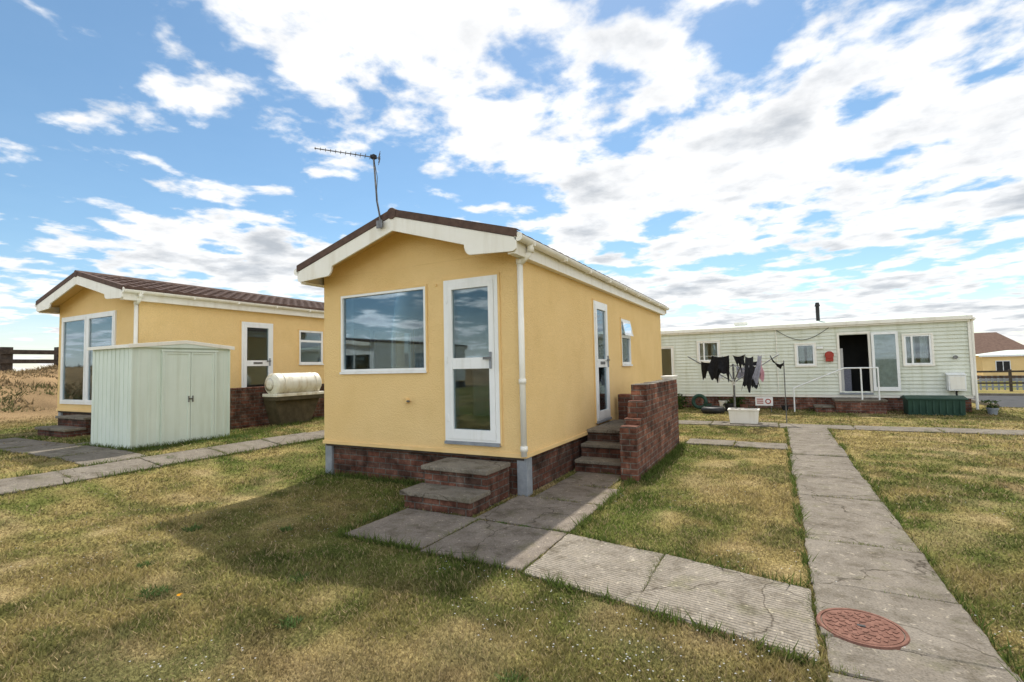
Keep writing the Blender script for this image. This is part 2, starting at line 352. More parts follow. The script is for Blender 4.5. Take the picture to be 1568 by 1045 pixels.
    for h in side: fit(S,h,{'door':'side_door'}.get(h[4],'side_window'))
    for h in left: fit(Lf,h,{'door':'side_door'}.get(h[4],'side_window'))
    for h in back: fit(B,h,'end_window')
    return E

HX=-4.3675
home=park_home('yellow_park_home',HX,5.30,8.2,1.6975,.49,3.63,0,
   [(-5.70,-4.12,1.53,2.66,'win'),(-3.815,-3.0,.62,2.70,'door')],
   [(7.93,8.69,.62,2.64,'door'),(9.60,10.3,1.55,2.46,'winopen')],
   [(5.75,7.35,1.30,2.30,'win3')],wave=.007)
mb=MB(); mb.tube((-4.45,5.30,1.13),(-4.45,5.245,1.12),.035,'yellow2',12); mb.tube((-4.45,5.262,1.12),(-4.38,5.25,1.115),.014,'alu',8)
mb.tube((-3.95,5.3,2.66),(-3.95,5.285,2.66),.02,'yellow2'); mb.obj('wall_vent',home)
mb=MB(); mb.box(-6.0,-2.74,5.2965,5.2985,2.955,2.965,'yellow2'); mb.obj('panel_joint',home)
mb=MB()
mb.box(-5.7,-5.1,8.9,9.4,.54,2.0,'white'); mb.box(-4.6,-4.0,9.0,9.6,.54,1.4,'white'); mb.obj('interior_units',home)
mb=MB(); drape(mb,'y',7.42,7.8,-5.93,.6,2.5,folds=4); drape(mb,'y',5.5,5.72,-5.93,.6,2.5,folds=3); drape(mb,'x',-5.68,-5.60,5.45,1.4,2.7,folds=1); mb.tube((-5.93,5.45,2.5),(-5.93,7.9,2.5),.015,'white'); mb.obj('curtains',home,recalc=False)

lh=park_home('yellow_park_home',-13.25,5.30,8.2,1.80,.78,3.80,.33,
   [(-14.85,-12.35,.92,2.94,'patio')],
   [(7.5,8.35,.86,2.80,'door'),(9.15,9.95,1.76,2.68,'win2')],
   [(6,7.3,1.8,2.8,'win2')],slope=.255,eave=1.96,wave=.016)

# ---------------------------------------------------------------- steps
def steps_front(name,x0,x1,ys,zs,yw,g,parent=None):
    E=empty(name,((x0+x1)/2,ys[0],g))
    mb=MB(); sl=MB()
    for i,(y,z) in enumerate(zip(ys,zs)):
        ye=yw if i==len(ys)-1 else ys[i+1]+.0
        mb.box(x0,x1-.02*i,y+.03,ye+ (.03 if i<len(ys)-1 else 0),g-.2,z-.055,'brick')
        sl.box(x0-.04+.01*i,x1+.03-.025*i,y-.01,ye+(.028 if i<len(ys)-1 else 0),z-.052,z,'slab')
    mb.obj('brick_risers',E); sl.obj('tread_slabs',E,bevel=.010)
    return E
steps_front('front_steps',-3.74,-2.86,[4.35,4.72],[.20,.41],5.27,0)
E=empty('side_steps',(-2.3,7.5,0)); mb=MB(); sl=MB()
for i,(y,z) in enumerate(zip([6.86,7.14,7.43],[.18,.37,.55])):
    ye=[7.17,7.46,8.9][i]
    mb.box(-2.66,-1.905,y+.03,ye,-.1,z-.052,'brick'); sl.box(-2.655,-1.902,y-.01,ye-.002 if i<2 else 8.9,z-.05,z,'slab')
mb.obj('brick_risers',E); sl.obj('tread_slabs',E,bevel=.010)
mb=MB()
def brickwall(mb,x0,x1,prof,y1,z0,k):
    for i,(ya,zt) in enumerate(prof):
        yb=prof[i+1][0] if i+1<len(prof) else y1
        mb.box(x0,x1,ya,yb,z0,zt-.078,k)
        y=ya
        while y<yb-.01:
            ye=min(y+.113,yb); d=random.uniform(-.006,.004); mb.box(x0-d,x1+d,y+.003,ye-.003,zt-.077,zt+random.uniform(-.006,.004),k); y=ye
brickwall(mb,-1.9,-1.67,[(6.60,.72),(6.83,.80),(7.05,1.03),(7.27,1.25)],9.8,-.1,'brick2')
mb.box(-2.6,-1.9,9.0,9.22,-.1,1.0,'brick2')
mb.obj('brick_wall',None,bevel=.006)
mb=MB(); mb.box(-1.95,-1.75,9.83,10.25,0,1.28,'cream'); mb.box(-1.97,-1.73,9.81,10.27,1.28,1.31,'cream'); mb.box(-1.749,-1.742,9.87,10.21,.1,1.2,'cream'); mb.obj('gas_bottle_locker',None,bevel=.005)
steps_front('patio_steps',-13.9,-12.6,[4.55,4.88],[.5,.70],5.27,.33)
mb=MB(); brickwall(mb,-10.62,-10.4,[(6.62,1.22)],9.3,.2,'brick'); mb.box(-11.4,-10.62,6.62,6.84,.2,.8,'brick'); mb.obj('brick_wall',None,bevel=.006)
E=empty('gas_tank',(-10.05,7.9,.33)); mb=MB()
yc0,yc1=7.35,8.5
segs=[(yc0-.10,.06),(yc0-.08,.15),(yc0-.04,.22),(yc0,.255),(yc1,.255),(yc1+.04,.22),(yc1+.08,.15),(yc1+.10,.06)]
for a,b in zip(segs[:-1],segs[1:]): mb.tube((-10.08,a[0],1.27),(-10.08,b[0],1.27),a[1],'tank',28,b[1],cap=(a is segs[0] or b is segs[-1]))
for y in (7.5,8.35): mb.tube((-10.08,y,1.27),(-10.08,y+.03,1.27),.262,'tank',28)
mb.obj('tank_body',E,smooth=True)
mb=MB(); mb.box(-10.34,-9.84,7.28,8.6,.99,1.06,'tank'); mb.box(-10.33,-9.85,7.30,8.58,.90,.985,'tankd'); mb.prism([(7.32,.90),(8.55,.90),(8.2,.15),(7.55,.15)],'x',-10.36,-9.95,'tankd'); mb.obj('tank_cradle',E,bevel=.01)

# ---------------------------------------------------------------- shed
E=empty('metal_garden_shed',(-9.95,5.0,.3)); mb=MB()
sx0,sx1,sy0,sy1,sz0,sz1=-10.6,-9.3,4.2,5.86,.27,2.03
mb.box(sx0,sx1,sy0,sy1,sz0,sz1,'mint')
for i in range(9):
    a=sx0+.06+i*.14; mb.box(a,a+.05,sy0-.008,sy0,sz0+.03,sz1-.03,'mint')
for a in (sy0+.1,sy0+.26,sy0+.40): mb.box(sx1,sx1+.008,a,a+.04,sz0+.03,sz1-.05,'mint')
for a in (sy1-.12,): mb.box(sx1,sx1+.008,a,a+.04,sz0+.03,sz1-.05,'mint')
mb.box(sx1,sx1+.02,sy0,sy0+.03,sz0,sz1,'mint'); mb.box(sx1,sx1+.02,sy1-.03,sy1,sz0,sz1,'mint'); mb.box(sx0,sx1,sy0-.018,sy0,sz0,sz0+.05,'mint')
mb.obj('shed_body',E,bevel=.003)
mb=MB()
for a,b in((4.70,5.12),(5.13,5.55)):
    mb.box(sx1+.004,sx1+.022,a,b,sz0+.05,sz1-.09,'mint')
    for c in (a,b-.035): mb.box(sx1+.022,sx1+.034,c,c+.035,sz0+.05,sz1-.09,'mint')
    for z in (sz0+.05,sz1-.125): mb.box(sx1+.022,sx1+.033,a+.036,b-.036,z,z+.035,'mint')
mb.box(sx1,sx1+.045,4.64,5.61,sz1-.085,sz1-.05,'mint'); mb.box(sx1,sx1+.04,4.655,4.695,sz0,sz1-.086,'mint'); mb.box(sx1,sx1+.04,5.555,5.59,sz0,sz1-.086,'mint')
for y in(5.09,5.16): mb.box(sx1+.034,sx1+.05,y-.008,y+.008,1.05,1.16,'alu')
mb.box(sx1+.034,sx1+.05,5.09,5.16,1.10,1.12,'alu'); 
mb.obj('shed_doors',E)
mb=MB(); ym=(sy0+sy1)/2
mb.prism([(sy0-.05,sz1-.02),(sy0-.05,sz1+.02),(ym,sz1+.11),(sy1+.05,sz1+.02),(sy1+.05,sz1-.02)],'x',sx0-.05,sx1+.05,'mint')
mb.prism([(sy0-.06,sz1-.035),(sy0-.06,sz1+.03),(ym,sz1+.12),(sy1+.06,sz1+.03),(sy1+.06,sz1-.035),(ym,sz1+.06)],'x',sx1+.051,sx1+.06,'cream')
mb.box(sx0-.06,sx1+.05,sy0-.062,sy0-.052,sz1-.03,sz1+.025,'cream')
mb.obj('shed_roof',E,bevel=.003)

# ---------------------------------------------------------------- aerial
E=empty('tv_aerial',(-4.56,4.9,3.45)); mb=MB()
pts=[(-4.53,4.90,3.42),(-4.56,4.90,3.62),(-4.60,4.9,3.80),(-4.655,4.9,4.42)]
for a,b in zip(pts[:-1],pts[1:]): mb.tube(a,b,.013,'alu',8)
mb.box(-4.58,-4.48,4.86,4.885,3.42,3.52,'alu')
bs=Vector((-4.61,4.96,4.41)); be=Vector((-5.14,4.34,4.43)); bd=(be-bs).normalized(); pr=Vector((0,0,1)).cross(bd).normalized()
mb.tube(bs,be,.008,'alu',6)
Ln=(be-bs).length
for i in range(12):
    p=bs+bd*(.12+(Ln-.13)*i/11); l=.075-.003*i; mb.tube(p-pr*l,p+pr*l,.004,'alu',5)
for z in(-.05,-.02,.02,.05): mb.tube(bs+pr*.11+Vector((0,0,z)),bs-pr*.11+Vector((0,0,z)),.004,'alu',5)
mb.tube(bs+Vector((0,0,-.06)),bs+Vector((0,0,.06)),.006,'alu',5); mb.box(-4.685,-4.625,4.87,4.93,4.39,4.44,'black')
pp=[(-4.64,4.89,4.38),(-4.56,4.87,4.1),(-4.60,4.885,3.8),(-4.52,4.88,3.55)]
for a,b in zip(pp[:-1],pp[1:]): mb.tube(a,b,.004,'black',5)
mb.obj('aerial_parts',E)

# ---------------------------------------------------------------- white mobile home
E=empty('white_static_caravan',(0,19.5,0)); WY=18.1; WX0,WX1=-5.2,4.8; z0w,z1w=.48,2.62
holes=[(1.75,2.47,.55,2.32),(3.33,3.95,1.36,2.22),(.60,1.09,1.40,2.06),(-2.33,-1.68,1.6,2.26),(-3.75,-3.2,1.02,2.12)]
mb=MB(); A=Ax(mb,'x',WY,-1)
A.wall(WX0,WX1,z0w,z1w,holes,-.06,-.002,'siding')
pitch=.107; z=z0w
while z<z1w-.01:
    zz=min(z+pitch,z1w)
    cuts=sorted([(h[0],h[1]) for h in holes if h[2]<(z+zz)/2<h[3]])
    x=WX0; spans=[]
    for c in cuts: spans.append((x,c[0])); x=c[1]
    spans.append((x,WX1))
    for a,b in spans:
        mb.poly([(a,WY-.030,z),(b,WY-.030,z),(b,WY-.002,zz),(a,WY-.002,zz)],'siding'); mb.poly([(a,WY-.002,z),(b,WY-.002,z),(b,WY-.030,z),(a,WY-.030,z)],'siding')
    z=zz
mb.obj('siding_wall',E,recalc=False)
mb=MB(); mb.box(WX0,WX0+.05,WY+.06,21.1,z0w,z1w,'siding'); mb.box(WX1-.05,WX1,WY+.06,21.1,z0w,z1w,'siding'); mb.box(WX0+.05,WX1-.05,21.05,21.1,z0w,z1w,'siding')
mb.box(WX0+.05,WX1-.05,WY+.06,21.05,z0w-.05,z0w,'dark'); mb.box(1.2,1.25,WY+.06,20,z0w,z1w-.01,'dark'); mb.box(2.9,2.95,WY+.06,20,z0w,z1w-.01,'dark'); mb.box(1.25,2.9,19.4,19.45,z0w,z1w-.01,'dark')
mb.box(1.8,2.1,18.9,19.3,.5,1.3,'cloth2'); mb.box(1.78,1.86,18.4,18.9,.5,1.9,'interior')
mb.obj('body_shell',E)
mb=MB(); prof=[(17.98,2.63)]+[(17.98+(21.2-17.98)*i/12,2.66+.24*math.sin(math.pi*i/12)) for i in range(13)]+[(21.2,2.63)]
mb.prism(prof,'x',WX0-.06,WX1+.06,'roofpale'); mb.obj('roof',E)
mb=MB(); mb.box(WX0-.06,WX1+.05,17.95,17.979,2.60,2.70,'cream'); mb.box(WX0,WX1,18.0,18.068,2.55,2.61,'cream'); mb.box(WX1-.04,WX1+.02,WY-.05,WY-.032,z0w,2.6,'cream')
mb.tube((WX1+.05,WY-.03,2.6),(WX1+.05,WY-.03,.1),.035,'cream'); mb.tube((WX1+.05,17.98,2.62),(WX1+.1,17.98,2.58),.045,'cream')
mb.box(-1.2,-.8,18.6,19.2,2.80,2.90,'cream'); 
mb.tube((1.28,18.8,2.75),(1.28,18.8,3.30),.055,'black',12); mb.tube((1.28,18.8,3.30),(1.28,18.8,3.42),.08,'black',12,.05)
mb.obj('eaves_trim_and_flue',E)
mb=MB(); A=Ax(mb,'x',WY,-1); cm=MB()
for h in holes[1:]:
    a0,a1,zz0,zz1=h
    A.frame(a0,a1,zz0,zz1,.045,'white',d1=.035,vb=() if a1-a0<.6 else (a0+.18,))
    A.box(a0-.05,a1+.05,.031,.055,zz1,zz1+.04,'cream'); A.box(a0-.05,a1+.05,.031,.06,zz0-.05,zz0-.001,'cream')
    A.box(a0-.05,a0,.031,.045,zz0,zz1,'cream'); A.box(a1,a1+.05,.031,.045,zz0,zz1,'cream')
    if a0>-3:
        drape(cm,'x',a0+.05,a0+.05+(a1-a0)*.36,WY+.13,zz0,zz1-.03,folds=3,amp=.015); drape(cm,'x',a1-.05-(a1-a0)*.3,a1-.05,WY+.13,zz0,zz1-.03,folds=3,amp=.015)
mb.obj('windows',E,bevel=.003); cm.obj('curtains',E,recalc=False)
mb=MB(); A=Ax(mb,'x',WY,-1)
A.box(1.69,1.75,-.05,.045,.55,2.38,'cream'); A.box(2.47,2.53,-.05,.045,.55,2.38,'cream'); A.box(1.75,2.47,-.05,.045,2.32,2.38,'cream'); A.box(1.69,2.53,.0,.07,.49,.548,'grey')
mb.obj('door_frame',E)
mb=MB(); A=Ax(mb,'x',WY-.05,-1); A.frame(2.54,3.19,.6,2.34,.07,'white',d0=0,d1=.05,wb=.12,gd=.02,gk='curtain'); mb.box(2.6,3.13,WY-.085,WY-.08,.7,2.28,'glass'); mb.obj('open_door',E,bevel=.003)
mb=MB()
mb.box(WX0+.05,WX1-.05,WY+.04,WY+.14,-.1,.4,'brick2'); mb.box(WX0,WX1,WY-.01,WY+.05,.4,.478,'cream'); mb.box(WX1-.14,WX1-.05,WY+.14,21,-.1,.478,'brick2'); mb.obj('brick_skirt',E)
mb=MB(); mb.tube((1.47,WY-.035,1.70),(1.47,WY-.12,1.70),.12,'red',16); mb.box(1.37,1.57,WY-.11,WY-.035,1.5,1.7,'red'); mb.obj('red_lifebelt_box',E,bevel=.01)
mb=MB(); mb.tube((4.45,WY-.03,1.55),(4.45,WY-.1,1.55),.05,'alu'); mb.box(1.15,1.32,WY-.08,WY-.035,1.9,1.97,'white')
cab=[(.05+1.45*i/14, WY-.05, 2.55-.35*math.sin(math.pi*i/14)) for i in range(15)]
for a,b in zip(cab[:-1],cab[1:]): mb.tube(a,b,.008,'black',6)
mb.tube((.05,WY-.05,2.55),(.05,WY-.05,.5),.012,'cream',6); mb.obj('wall_fittings',E)
mb=MB(); mb.box(4.22,4.6,17.85,18.06,.62,1.05,'white'); mb.prism([(17.82,1.05),(18.06,1.05),(18.06,1.12)],'x',4.2,4.62,'white'); mb.box(4.25,4.57,17.84,17.85,.66,1.01,'cream'); mb.tube((4.4,17.95,.62),(4.4,17.95,0),.025,'black'); mb.obj('meter_box',None,bevel=.006)
mb=MB(); mb.prism([(17.1,0),(17.06,.42),(17.7,.42),(17.66,0)],'x',3.15,4.35,'dgreen'); mb.prism([(17.02,.42),(17.02,.46),(17.38,.52),(17.74,.46),(17.74,.42)],'x',3.1,4.4,'dgreen')
for i in range(8): mb.box(3.25+i*.14,3.29+i*.14,17.05,17.09,.06,.4,'dgreen')
mb.obj('green_storage_box',None,bevel=.01)
E2=empty('entrance_steps_with_handrail',(2.1,17.5,0)); mb=MB()
mb.box(1.5,2.7,17.25,18.0,-.05,.34,'brick2'); mb.box(1.47,2.73,17.22,18.03,.342,.39,'slab'); mb.box(1.0,1.5,17.3,18.0,-.05,.14,'brick2'); mb.box(.97,1.47,17.28,18.0,.142,.19,'slab')
mb.obj('steps',E2,bevel=.006); mb=MB()
def rail(P,r=.02):
    for a,b in zip(P[:-1],P[1:]): mb.tube(a,b,r,'white',8)
rail([(.45,17.25,0),(.45,17.25,.72),(1.75,17.25,1.30),(2.55,17.25,1.30),(2.55,17.25,.35)]); rail([(2.15,17.25,.35),(2.15,17.25,1.30)])
rail([(2.55,17.25,1.3),(2.55,17.95,1.3)])
mb.obj('handrail',E2)

# ---------------------------------------------------------------- airer
E=empty('rotary_clothes_airer',(-.98,14.1,0)); mb=MB()
c=Vector((-.98,14.1,0)); mb.tube(c,c+Vector((0,0,1.5)),.025,'alu',10); mb.tube(c+Vector((0,0,.95)),c+Vector((0,0,1.1)),.045,'white',10)
tips=[]
for i in range(4):
    a=math.radians(18+90*i); t=c+Vector((1.12*math.cos(a),1.12*math.sin(a),1.72)); tips.append(t); mb.tube(c+Vector((0,0,1.02)),t,.014,'alu',8)
    mb.tube(c+Vector((0,0,1.48)),c+(t-c)*.5+Vector((0,0,.51)),.009,'alu',6)
for f in (1,.8,.6,.42):
    for i in range(4):
        a=c+Vector((0,0,1.02))+(tips[i]-c-Vector((0,0,1.02)))*f; b=c+Vector((0,0,1.02))+(tips[(i+1)%4]-c-Vector((0,0,1.02)))*f; mb.tube(a,b,.0035,'white',4)
mb.obj('airer_frame',E)
def cloth(nm,p0,p1,h,k,sag=.04,flare=.0,seed=0,split=0):
    mb=MB(); r=random.Random(seed); nx,nz=18,12; p0=Vector(p0);p1=Vector(p1); d=(p1-p0); nrm=Vector((-d.y,d.x,0)).normalized(); ph=r.random()*6
    for j in range(nz+1):
        for i in range(nx+1):
            u=i/nx; v=j/nz; p=p0.lerp(p1,u); hh=h*(1+.30*math.sin(u*9+ph)+.15*math.sin(u*23+ph*2))
            off=nrm*(.05*v*math.sin(u*11+ph)+.03*v+.12*v*v*math.sin(ph)); z=-hh*v-sag*4*u*(1-u)
            q=p+off+Vector((0,0,z))+d*((u-.5)*-flare*v+.10*v*math.sin(ph*3)); mb.v.append(tuple(q))
    for j in range(nz):
        for i in range(nx):
            if split and j>nz*.3 and abs(i-nx//2)<1+ (j-nz*.3)*.15: continue
            a=j*(nx+1)+i; mb.f.append((a,a+1,a+nx+2,a+nx+1)); mb.m.append(mb.mi(k))
    mb.obj(nm,E,smooth=True,recalc=False)
def L(i,f,u): 
    h=c+Vector((0,0,1.02)); a=h+(tips[i]-h)*f; b=h+(tips[(i+1)%4]-h)*f; return a.lerp(b,u)
cloth('black_trousers',L(3,.95,.02),L(3,.95,.26),.62,'cloth',seed=1,flare=.1,split=1)
cloth('black_jumper',L(2,1,.45),L(2,1,.74),.46,'cloth',seed=2,flare=-.3)
cloth('black_leggings',L(2,1,.80),L(2,1,.98),.30,'cloth',seed=12,flare=.5)
cloth('black_shirt',L(2,.8,.1),L(2,.8,.5),.38,'cloth',seed=3,flare=-.2)
cloth('grey_towel',L(3,1,.36),L(3,1,.48),.52,'cloth2',seed=4)
cloth('pink_towel',L(3,.8,.56),L(3,.8,.70),.38,'cloth3',seed=5)
cloth('striped_top',L(3,.6,.2),L(3,.6,.8),.42,'cloth',seed=6,flare=.3)
# tights strung out beyond the airer to a thin line post
far=Vector((.18,14.0,1.52)); st_=L(3,1,.72)
cloth('hanging_tights',st_,far,.10,'cloth',sag=.13,seed=7)
mb=MB(); mb.tube((.18,14.0,0),(.18,14.0,1.56),.012,'alu',8); mb.obj('line_prop',E)
cloth('dark_socks',L(0,.8,.2),L(0,.8,.5),.2,'cloth',seed=9)
cloth('blue_shirt',L(0,.6,.3),L(0,.6,.7),.4,'cloth2',seed=10)
cloth('white_vest',L(1,.8,.3),L(1,.8,.5),.4,'curtain',seed=8)

mb=MB(); 
x0,x1,y0,y1,h=-1.1,-.42,13.55,13.95,.34
mb.prism([(x0+.03,0),(x1-.03,0),(x1,h),(x0,h)],'y',y0,y1,'cream'); mb.box(x0-.02,x1+.02,y0-.02,y0+.03,h,h+.03,'cream'); mb.box(x0-.02,x1+.02,y1-.03,y1+.02,h,h+.03,'cream'); mb.box(x0-.02,x0+.03,y0+.03,y1-.03,h,h+.03,'cream'); mb.box(x1-.03,x1+.02,y0+.03,y1-.03,h,h+.03,'cream'); mb.box(x0+.03,x1-.03,y0+.03,y1-.03,h,h+.012,'timber')
mb.obj('white_planter_trough',None,bevel=.006)
E=empty('warning_sign',(-.35,17.2,0)); mb=MB(); mb.box(-.6,-.12,17.0,17.02,.2,.46,'signw'); mb.tube((-.55,17.03,0),(-.55,17.03,.46),.012,'alu'); mb.tube((-.17,17.03,0),(-.17,17.03,.46),.012,'alu')
mb.tube((-.25,16.996,.33),(-.25,16.999,.33),.08,'red',20); mb.tube((-.25,16.992,.33),(-.25,16.995,.33),.05,'signw',20)
for z in(.26,.32,.38): mb.box(-.56,-.38,16.996,16.999,z,z+.03,'red')
mb.obj('sign_board',E)
def torus(nm,cx,cy,cz,R,r,k,vertical=False):
    mb=MB(); n,m=28,12
    for i in range(n):
        for j in range(m):
            a=2*math.pi*i/n;b=2*math.pi*j/m; x=(R+r*math.cos(b))*math.cos(a); y=(R+r*math.cos(b))*math.sin(a); z=r*math.sin(b)
            mb.v.append((cx+x,cy+y,cz+z) if not vertical else (cx+x,cy+z,cz+y))
    for i in range(n):
        for j in range(m):
            mb.f.append((i*m+j,((i+1)%n)*m+j,((i+1)%n)*m+(j+1)%m,i*m+(j+1)%m)); mb.m.append(mb.mi(k))
    return mb.obj(nm,None,smooth=True)
torus('old_tyre',-1.75,16.3,.1,.25,.1,'black')
torus('garden_hose_reel',-2.3,17.6,.25,.2,.06,'dgreen',True)
def pot(nm,x,y,r,h,k):
    mb=MB(); mb.tube((x,y,gzf(x,y)),(x,y,gzf(x,y)+h),r*.75,k,16,r); mb.tube((x,y,gzf(x,y)+h-.04),(x,y,gzf(x,y)+h),r*1.08,k,16); mb.obj(nm,None)
pot('plant_pot',-1.35,17.0,.14,.25,'black'); pot('plant_pot',-2.0,17.2,.12,.22,'dgreen'); pot('plant_pot',5.05,17.7,.12,.18,'grey'); pot('plant_pot',-.95,17.5,.12,.2,'rust'); pot('plant_pot',-1.55,17.6,.15,.3,'cream'); pot('plant_pot',.2,17.7,.1,.16,'black')

# ---------------------------------------------------------------- concrete paths
quads=[]; joints=[]
def slabs(name,Q,mat,bevel=.008):
    mb=MB(); 
    for q in Q:
        q=[(x+random.uniform(-.008,.008),y+random.uniform(-.008,.008)) for x,y in q]
        quads.append(q)
        dz=random.uniform(-.006,.006)
        P=[]; ph=random.random()*9
        for i in range(4):
            a=np.array(q[i]);b=np.array(q[(i+1)%4]); n=max(2,int(np.linalg.norm(b-a)/.05)); nd=np.array([-(b-a)[1],(b-a)[0]])/np.linalg.norm(b-a)
            for k in range(n):
                t=k/n; p=a+(b-a)*t
                if k: p=p+nd*(.008*(float(vnoise(p[0]*1.0+ph,p[1],.16))-.5)*2+.004*rng.normal()*.6)
                P.append(p)
        c=sum(P)/len(P)
        n=len(P); i0=len(mb.v); k=mb.mi(mat)
        tl=[random.uniform(-.004,.004) for _ in range(2)]
        def top(p,o): return (p[0],p[1],gzf(p[0],p[1])+.022+dz+tl[0]*(p[0]-c[0])+tl[1]*(p[1]-c[1])-o)
        for p in P: mb.v.append(tuple([*(c+(p-c)*(1-.012/max(.2,np.linalg.norm(p-c)))),top(p,0)[2]]))
        for p in P: mb.v.append(top(p,.007))
        for p in P: mb.v.append((p[0],p[1],gzf(p[0],p[1])-.06))
        mb.f.append(tuple(range(i0,i0+n))); mb.m.append(k)
        for r_ in (0,1):
            for j in range(n):
                jj=(j+1)%n; mb.f.append((i0+r_*n+j,i0+(r_+1)*n+j,i0+(r_+1)*n+jj,i0+r_*n+jj)); mb.m.append(k)
        joints.append(q)
    return mb.obj(name,None)
def R(x0,x1,y0,y1,g=.005): return [(x0+g,y0+g),(x1-g,y0+g),(x1-g,y1-g),(x0+g,y1-g)]
ys=[-2.2,-.9,.4,1.75,2.95,3.30,4.05,5.0,6.6,7.7,9.4,10.5,12.0,13.15]
Q=[]
for a,b in zip(ys[:-1],ys[1:]):
    j=random.uniform(-.02,.02); Q.append(R(.15+j,.95+j*.5,a,b))
slabs('concrete_path',Q,'conc')
Q=[]
for k in range(-3,8): Q.append(R(k*1.5,k*1.5+1.5,13.15,13.95))
Q+= [R(-1.6,-.75,9.95,10.6),R(-.75,.13,9.9,10.55)]
slabs('cross_path',Q,'conc')
slabs('concrete_pad',[R(-3.66,-2.72,3.42,4.33),R(-2.72,-1.75,3.37,4.30),R(-2.78,-1.75,4.32,5.28),R(-2.6,-1.75,5.30,6.05),R(-2.6,-1.91,6.05,6.84)],'concd')
slabs('ribbed_concrete_path',[[(-1.735,3.36),(-.86,3.205),(-.86,4.15),(-1.735,4.29)],[(-.85,3.203),(.138,3.02),(.138,3.92),(-.85,4.147)]],'rib')
Q=[]
for a,b in zip(np.arange(-1,12,1.0),np.arange(0,13,1.0)): Q.append(R(-8.55+.03*math.sin(a),-7.95+.03*math.sin(a),a,b))
for k in range(5): Q.append(R(-13.6+k,-12.6+k,3.35,4.15))
Q+=[R(-11.2,-10.7,4.15,5.0)]
slabs('side_path',Q,'conc')

# manhole
E=empty('manhole_cover',(.36,3.49,.03)); mb=MB(); mx,my,mz=.365,3.47,.032
mb.tube((mx,my,mz-.02),(mx,my,mz+.002),.192,'rust',48); 
for ring,(rr,n) in enumerate([(.03,3),(.062,7),(.095,11),(.126,15),(.158,20)]):
    for i in range(n):
        a=2*math.pi*(i+.5*ring)/n; px,py=mx+rr*math.cos(a),my+rr*math.sin(a); w_=.009; l=.015
        a2=a+(.7 if i%2 else -.7); ca,sa=math.cos(a2),math.sin(a2)
        P=[(px+ca*u*w_-sa*v*l,py+sa*u*w_+ca*v*l) for u,v in((-1,-1),(1,-1),(1,1),(-1,1))]
        i0=len(mb.v); mb.v+=[(x,y,mz+.001) for x,y in P]+[(x,y,mz+.006) for x,y in P]
        for f in [(4,5,6,7),(0,1,5,4),(1,2,6,5),(2,3,7,6),(3,0,4,7)]: mb.f.append(tuple(i0+q for q in f)); mb.m.append(0)
mb.box(mx-.02,mx+.02,my-.01,my+.01,mz+.0,mz+.007,'black')
mb.obj('cover',E)
mb=MB(); n=48; q=mb.mi('rust')
for i in range(n):
    a=2*math.pi*i/n
    for rr,z in((.198,mz-.01),(.198,mz+.003),(.214,mz+.003),(.222,mz-.012)): mb.v.append((mx+rr*math.cos(a),my+rr*math.sin(a),z))
for i in range(n):
    for j in range(3): ii=(i+1)%n; mb.f.append((4*i+j,4*ii+j,4*ii+j+1,4*i+j+1)); mb.m.append(q)
mb.obj('frame_ring',E)

# ---------------------------------------------------------------- road at right + background
mb=MB(); mb.poly([(x,y,.012) for x,y in [(5.9,20.2),(40,20.2),(40,26),(5.9,26)]],'asphalt'); mb.poly([(11,62,-.78),(90,62,-.78),(90,66,-.78),(11,66,-.78)],'asphalt'); mb.obj('road',None)
mb=MB()
mb.box(5.8,5.9,20.1,26.1,0,.1,'conc'); mb.box(5.9,40,26.0,26.1,0,.1,'conc'); mb.obj('kerb',None,bevel=.01)
def bungalow(name,x0,x1,y0,y1,zw,zr,mw,mr,zb=-.9):
    E=empty(name,((x0+x1)/2,(y0+y1)/2,0)); mb=MB(); mb.box(x0,x1,y0,y1,zb,zw,mw); mb.box(x0-.02,x1+.02,y0-.02,y1+.02,zb,zb+.5,'brick2'); mb.obj('walls',E)
    mb=MB(); c=(y0+y1)/2; hx=min(2.5,(x1-x0)*.3)
    a=[(x0-.3,y0-.3,zw),(x1+.3,y0-.3,zw),(x1+.3,y1+.3,zw),(x0-.3,y1+.3,zw)]; b=[(x0+hx,c,zr),(x1-hx,c,zr)]
    mb.poly([a[0],a[1],b[1],b[0]],mr); mb.poly([a[2],a[3],b[0],b[1]],mr); mb.poly([a[1],a[2],b[1]],mr); mb.poly([a[3],a[0],b[0]],mr); mb.poly([a[3],a[2],a[1],a[0]],'white')
    mb.box(x0-.32,x1+.32,y0-.33,y0-.3,zw-.14,zw+.02,'white'); mb.obj('roof',E)
    mb=MB(); A=Ax(mb,'x',y0,-1); n=max(2,int((x1-x0)/2.6)); w0=zw-1.65
    for i in range(n):
        a0=x0+(x1-x0)*(i+.3)/n; mb.box(a0-.06,a0+1.06,y0-.05,y0-.001,w0,w0+1.1,'white'); mb.box(a0,a0+.47,y0-.06,y0-.052,w0+.07,w0+1.03,'dark'); mb.box(a0+.53,a0+1,y0-.06,y0-.052,w0+.07,w0+1.03,'dark')
    mb.obj('windows',E)
bungalow('yellow_bungalow',18.6,29,67,71,1.65,2.15,'yellow','roofpale')
bungalow('cream_bungalow',30.5,42,67,71,1.7,2.2,'siding','roofpale')
bungalow('brown_roof_bungalow',19.8,27,80,88,1.8,4.6,'brick2','rooft')
bungalow('brown_roof_bungalow',33,45,80,88,1.8,4.4,'yellow','rooft')
bungalow('cream_bungalow',-2,8,60,64,1.7,2.2,'siding','roofpale')
E=empty('post_and_rail_fence',(14,30,0)); mb=MB()
for i in range(16):
    x=6+i*1.6; mb.box(x,x+.09,30,30.09,-.1,.95,'timber')
for z in(.30,.57,.82): mb.box(6,31.5,29.97,29.998,z,z+.08,'timber')
mb.obj('fence_rails',E)
E=empty('garden_fence',(20,45,-.8)); mb=MB()
